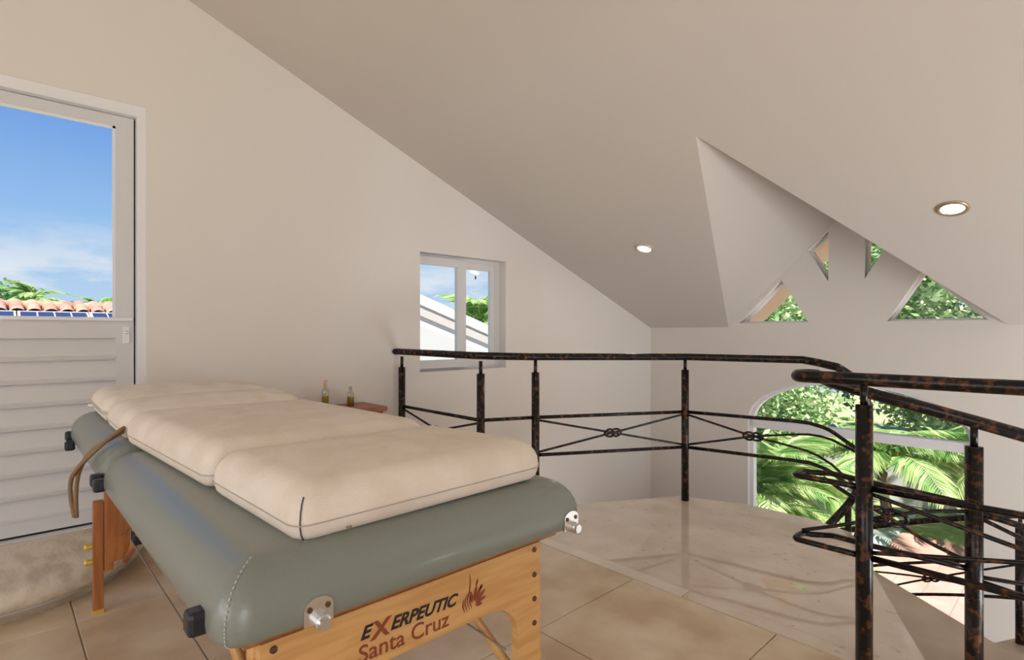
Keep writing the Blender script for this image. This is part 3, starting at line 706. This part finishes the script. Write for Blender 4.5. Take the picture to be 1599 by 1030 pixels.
# small dark marks on the front of the pad
for u in (536, 543):
    bm = bmesh.new(); bmesh.ops.create_icosphere(bm, subdivisions=1, radius=.0028); c = at(u, 819, 1.06); c.x = -.9750; bmesh.ops.translate(bm, vec=c, verts=bm.verts); keep(obj('stain', bm, 'cord'), mt)
# ------------------------------------------------------------------ side stool with two oil bottles
SX0, SX1, SY0, SY1, SZ = -3.42, -3.10, 1.32, 1.83, .635
st = thing('side_table', 'small red-brown wooden side table against the wall behind the mattress', 'side table', ((SX0+SX1)/2, (SY0+SY1)/2, 0))
box('table_top', (SX0, SY0, SZ-.03), (SX1, SY1, SZ), 'brown_wood', st, .004)
box('apron', (SX0+.03, SY0+.03, SZ-.09), (SX1-.03, SY1-.03, SZ-.03), 'brown_wood', st)
for x in (SX0+.02, SX1-.055):
    for y in (SY0+.02, SY1-.055): box('leg', (x, y, 0), (x+.035, y+.035, SZ-.03), 'brown_wood', st, .003)
def bottle(loc, h, r, label, capm, pump):
    b_ = thing('oil_bottle', label, 'bottle', loc, 'massage oil bottles on the side table')
    lathe('glass_body', [(0, 0), (r, 0), (r, h*.62), (r*.85, h*.70), (r*.42, h*.78), (r*.42, h*.86)], 'bottle_glass', b_, loc)
    lathe('oil', [(0, .003), (r*.93, .003), (r*.93, h*.45), (0, h*.45)], 'oil_liquid', b_, loc)
    cp = lathe('cap', [(r*.48, h*.80), (r*.48, h*.92), (r*.35, h*.94), (r*.15, h*.94), (r*.15, h), (0, h)] if pump else [(r*.48, h*.84), (r*.48, h*.98), (r*.4, h), (0, h)], capm, b_, loc)
    if pump:
        o = box('nozzle', (loc[0]-.006, loc[1]-.006, loc[2]+h*.97), (loc[0]+.024, loc[1]+.006, loc[2]+h*1.03), capm); o.parent = cp
bottle((-3.29, 1.503, SZ), .168, .0215, 'slim oil bottle with pink pump cap', 'pink_plastic', True)
bottle((-3.29, 1.672, SZ), .122, .0225, 'small oil bottle with grey screw cap', 'cap_grey', False)
# ------------------------------------------------------------------ outdoors
ZG = -2.75
struct(box('ground', (-40, -20, ZG-.3), (30, 40, ZG-.02), 'earth'), 'garden soil outside', 'ground')
patio = struct(box('patio', (-2.6, YB+.16, ZG-.02), (4.0, 12.82, ZG-.006), 'terracotta_grout'), 'sunlit terracotta tile patio outside the arched window', 'patio')
bm = bmesh.new(); add_box(bm, (-.194, -.194, -.01), (.194, .194, .006), .004, 1); o0 = obj('patio_tile', bm, 'terracotta'); pm = o0.data; bpy.data.objects.remove(o0)
for i in range(16):
    for j in range(18):
        o = bpy.data.objects.new('patio_tile', pm); C.objects.link(o); o.location = (-2.38+.4*i, YB+.40+.4*j, ZG); o.parent = patio
pm.materials.append(M['terracotta']) if not pm.materials else None
struct(box('gravel_bed', (-9, 5.6, ZG-.02), (-2.62, 14.25, ZG+.01), 'pebble'), 'pale gravel bed outside the arched window', 'gravel')
tag(slab('garden_wall', [[(-14, ZG), (8, ZG), (8, -1.55), (-14, -1.55)]], fXZ(14.9), 0, .2, 'stucco'), 'white garden wall behind the palms', 'wall')
rng = random.Random(7)
def leaves(n, cx, cy, cz, rx, ry, rz, size, seed):
    r = random.Random(seed); vs, fs = [], []
    cl = []
    for _ in range(46):
        while True:
            p = Vector((r.uniform(-1, 1), r.uniform(-1, 1), r.uniform(-1, 1)))
            if p.length < 1: break
        p = p.normalized()*(p.length**.45); cl.append(p)
    for i in range(n):
        c = cl[r.randrange(len(cl))]
        q = Vector((c.x*rx+r.gauss(0, .15)*rx, c.y*ry+r.gauss(0, .15)*ry, c.z*rz+r.gauss(0, .13)*rz))
        a = Vector((r.gauss(0, 1), r.gauss(0, 1), r.gauss(0, .6)-.3)).normalized(); b_ = a.cross(Vector((r.gauss(0, 1), r.gauss(0, 1), r.gauss(0, 1)))).normalized()
        L = size*r.uniform(.7, 1.3); p = Vector((cx, cy, cz))+q; k = len(vs)
        vs += [p, p+a*L*.5+b_*L*.24, p+a*L, p+a*L*.5-b_*L*.24]; fs.append((k, k+1, k+2, k+3))
    me = bpy.data.meshes.new('foliage'); me.from_pydata([tuple(v) for v in vs], [], fs); return me
def tree(loc, h, rx, rz, n, size, label, m='leaf_tree', seed=1):
    t_ = thing('garden_tree', label, 'tree', loc, 'leafy trees outside the arched window')
    f = keep(link('foliage', leaves(n, loc[0], loc[1], loc[2]+h-rz*.8, rx, rx, rz, size, seed), m), t_); f['kind'] = 'stuff'
    r = random.Random(seed+50); pts = [Vector((loc[0]+.15*math.sin(i*1.7+seed), loc[1]+.1*math.cos(i*1.3), loc[2]+(h-rz*.7)*i/5)) for i in range(6)]
    tube('trunk', pts, [.14-.015*i for i in range(6)], 'bark', t_, 9)
    for k in range(5):
        a = k*1.26+seed; s = pts[3+k % 3]; tube('branch', [s, s+Vector((math.cos(a)*rx*.35, math.sin(a)*rx*.35, rz*.35)), s+Vector((math.cos(a)*rx*.7, math.sin(a)*rx*.7, rz*.6))], [.05, .035, .012], 'bark', t_, 6)
tree((-4.9, 12.2, ZG), 6.6, 1.7, 2.9, 26000, .15, 'light green leafy tree seen through the left gable windows', 'leaf_tree', 3)
tree((-2.5, 16.6, ZG), 7.6, 2.0, 3.6, 26000, .17, 'yellow-green leafy tree behind the middle of the arch', 'leaf_tree', 5)
tree((1.0, 16.4, ZG), 8.0, 2.2, 3.8, 26000, .17, 'tall light green tree seen through the right gable windows', 'leaf_tree', 9)
tree((-6.6, 17.2, ZG), 8.2, 2.2, 3.8, 22000, .19, 'leafy tree farthest left behind the garden wall', 'leaf_tree', 13)
tree((4.8, 18.4, ZG), 8.0, 2.0, 3.6, 9000, .22, 'dark leafy tree farthest right behind the garden wall', 'leaf_dark', 17)
tree((-3.9, 21.0, ZG), 9.6, 2.8, 4.4, 16000, .26, 'dark leafy tree rearmost in the garden', 'leaf_dark', 21)
tree((0.4, 21.5, ZG), 9.6, 2.8, 4.4, 16000, .26, 'dark leafy tree rearmost on the right', 'leaf_dark', 23)
# palms: three frond shapes, shared by all fronds
def frond_mesh(L, droop, nl, ll, seed):
    r = random.Random(seed); vs, fs = [], []
    def P(f): return Vector((L*f*(1-.18*f*droop), 0, L*(.55*f-(.55+.42*droop)*f*f)))
    for i in range(12):
        f0, f1 = i/12, (i+1)/12
        for s in (1,):
            a, c = P(f0), P(f1); w0, w1 = .016*(1-f0)+.003, .016*(1-f1)+.003; k = len(vs)
            vs += [a+Vector((0, w0, 0)), a-Vector((0, w0, 0)), c-Vector((0, w1, 0)), c+Vector((0, w1, 0))]; fs.append((k, k+1, k+2, k+3))
    for i in range(nl):
        f = .14+.86*i/nl; p = P(f); tan = (P(min(f+.02, 1))-P(f-.02)).normalized()
        for s in (-1, 1):
            l = ll*(math.sin(math.pi*(.12+.80*f))**.7)*r.uniform(.85, 1.1); d = (tan*.62+Vector((0, s, 0))*.75+Vector((0, 0, -.18+r.uniform(-.15, .1)))).normalized()
            wv = tan.cross(d).cross(d).normalized()*.017; mid = p+d*l*.5; tipp = p+d*l+Vector((0, 0, -.28*l)); k = len(vs)
            vs += [p-wv*.4, p+wv*.4, mid+wv, tipp, mid-wv]; fs.append((k, k+1, k+2, k+3, k+4))
    me = bpy.data.meshes.new('frond'); me.from_pydata([tuple(v) for v in vs], [], fs); me.materials.append(M['leaf_palm']); return me
FR = [frond_mesh(1.9, 1.0, 44, .52, 1), frond_mesh(1.6, 1.35, 40, .48, 2), frond_mesh(2.1, .75, 46, .55, 3)]
def palm(loc, h, nf, label, sc=1.0, seed=0, group='palms in the garden', m=None):
    p_ = thing('palm', label, 'palm', loc, group); r = random.Random(seed)
    tube('trunk', [Vector(loc)+Vector((.05*math.sin(i), 0, h*i/6)) for i in range(7)], [.11*sc-.006*i for i in range(7)], 'bark', p_, 9)
    for i in range(nf):
        o = bpy.data.objects.new('frond', FR[r.randrange(3)]); C.objects.link(o); o.parent = p_
        o.location = (.0, 0, h); s = sc*r.uniform(.85, 1.1); o.scale = (s, s, s)
        o.rotation_euler = (r.uniform(-.25, .25), -R(r.choice([5, 22, 42, 62]))+r.uniform(-.1, .1), i*2.4+r.uniform(-.2, .2))
palm((-3.5, 8.3, ZG), 1.2, 26, 'bushy palm close to the lower left of the arched window', .95, 1)
palm((-4.1, 10.9, ZG), 1.0, 20, 'low palm behind the bushy one', .85, 2)
palm((-2.9, 12.9, ZG), 1.1, 22, 'palm with arching fronds at the far edge of the patio', 1.0, 3)
palm((-0.6, 13.2, ZG), 1.6, 22, 'palm rising behind the right part of the arched window', 1.0, 4)
# neighbouring white gable seen through the small window
XN = -8.0
fN = fYZ(XN)
nb_ = thing('neighbour_house', 'white neighbouring building with sloping parapet seen through the sliding window', 'building', (XN, 6, ZG))
pa = lambda y: 1.76-.335*(y-5.38)
slab('gable_wall', [[(3.2, ZG), (10.5, ZG), (10.5, pa(10.5)-.35), (3.2, pa(3.2)-.35)]], fN, -.05, -.3, 'stucco', nb_)
slab('parapet_band', [[(3.2, pa(3.2)-.36), (10.5, pa(10.5)-.36), (10.5, pa(10.5)-.18), (3.2, pa(3.2)-.18)]], fN, .0, -.34, 'stucco_shade', nb_)
slab('parapet_cap', [[(3.2, pa(3.2)-.18), (10.5, pa(10.5)-.18), (10.5, pa(10.5)), (3.2, pa(3.2))]], fN, .03, -.5, 'stucco', nb_)
slab('lower_roof', [[(3.2, pa(3.2)-2.1), (10.5, pa(10.5)-2.1), (10.5, pa(10.5)-.82), (3.2, pa(3.2)-.82)]], fN, 1.2, 0.0, 'stucco', nb_)
palm((-11.5, 9.75, ZG), 4.0, 26, 'palm crown rising behind the white neighbouring building', 1.0, 11, 'palms beyond the house')
# tiled roof with solar panels seen through the door
XRF = -12.0
rf = thing('neighbour_roof', 'neighbouring terracotta barrel-tile roof with solar panels seen through the door', 'roof', (XRF, 1, ZG))
box('house_wall', (XRF-4, -6, ZG), (XRF+.1, 7, 1.16), 'stucco', rf)
bm = bmesh.new(); seg = 8
for k in range(seg+1): 
    a = math.pi*k/seg
    for x, z, r_ in ((0, 0, .10), (-.46, .13, .085)): bm.verts.new((x, r_*math.cos(a), z+r_*.8*math.sin(a)))
bm.verts.ensure_lookup_table()
for k in range(seg): bm.faces.new((bm.verts[2*k], bm.verts[2*k+2], bm.verts[2*k+3], bm.verts[2*k+1]))
o0 = obj('roof_tile', bm, 'roof_tile', None, True); rt_me = o0.data; bpy.data.objects.remove(o0)
for i in range(46):
    for row in range(2):
        o = bpy.data.objects.new('roof_tile', rt_me); C.objects.link(o); o.location = (XRF-.05-.42*row, -3.8+.215*i, 1.43+.075*row-ZG+ZG); keep(o, rf)
bm = bmesh.new()
o0 = obj('ridge_tile', bm, 'roof_tile'); bpy.data.objects.remove(o0)
for i in range(24):
    bm = bmesh.new(); add_tube(bm, [(XRF-.86, -3.9+.42*i, 1.585+.012*(i % 2)), (XRF-.86, -3.9+.42*i+.44, 1.600-.012*(i % 2))], [.085, .075], 10); keep(obj('ridge_tile', bm, 'roof_tile', None, True), rf)
slab('roof_slope', [[(XRF+.9, 1.06), (XRF-.9, 1.52), (XRF-3.5, .8), (XRF-3.5, .7), (XRF+.9, .95)]], lambda a, c, t: (a, t, c), -4, 6.2, 'roof_tile', rf)
for i in range(10):
    y0 = -3.4+i*.92
    bm = bmesh.new(); sl = Vector((-.55, 0, .17)); p0 = Vector((XRF+.66, y0, 1.255))
    vs = [p0, p0+Vector((0, .9, 0)), p0+Vector((0, .9, 0))+sl, p0+sl]; a = [bm.verts.new(v) for v in vs]; c = [bm.verts.new(v+Vector((0, 0, .035))) for v in vs]
    bm.faces.new(a); bm.faces.new(c)
    for j in range(4): bm.faces.new((a[j], a[(j+1) % 4], c[(j+1) % 4], c[j]))
    sp = keep(obj('solar_panel', bm, 'frame_white'), rf)
    for q in range(4):
        bm = bmesh.new(); n0 = Vector((0, 0, .039)); ya, yb = .03+.215*q, .03+.215*q+.198
        bm.faces.new([bm.verts.new(p0+Vector((0, yy, 0))+sl*f+n0) for yy, f in ((ya, .08), (yb, .08), (yb, .92), (ya, .92))])
        o = obj('solar_cell', bm, 'solar_cell'); o.parent = sp
palm((-24, .95, ZG), 4.9, 22, 'palm top left of the pair behind the tiled roof', .55, 12, 'palms beyond the house')
palm((-23.5, 2.6, ZG), 4.6, 18, 'small palm top behind the tiled roof nearest the door stile', .5, 14, 'palms beyond the house')
tree((-26, .2, ZG), 5.2, 1.4, 1.2, 3000, .25, 'dark bush at the left edge behind the tiled roof', 'leaf_dark', 31)
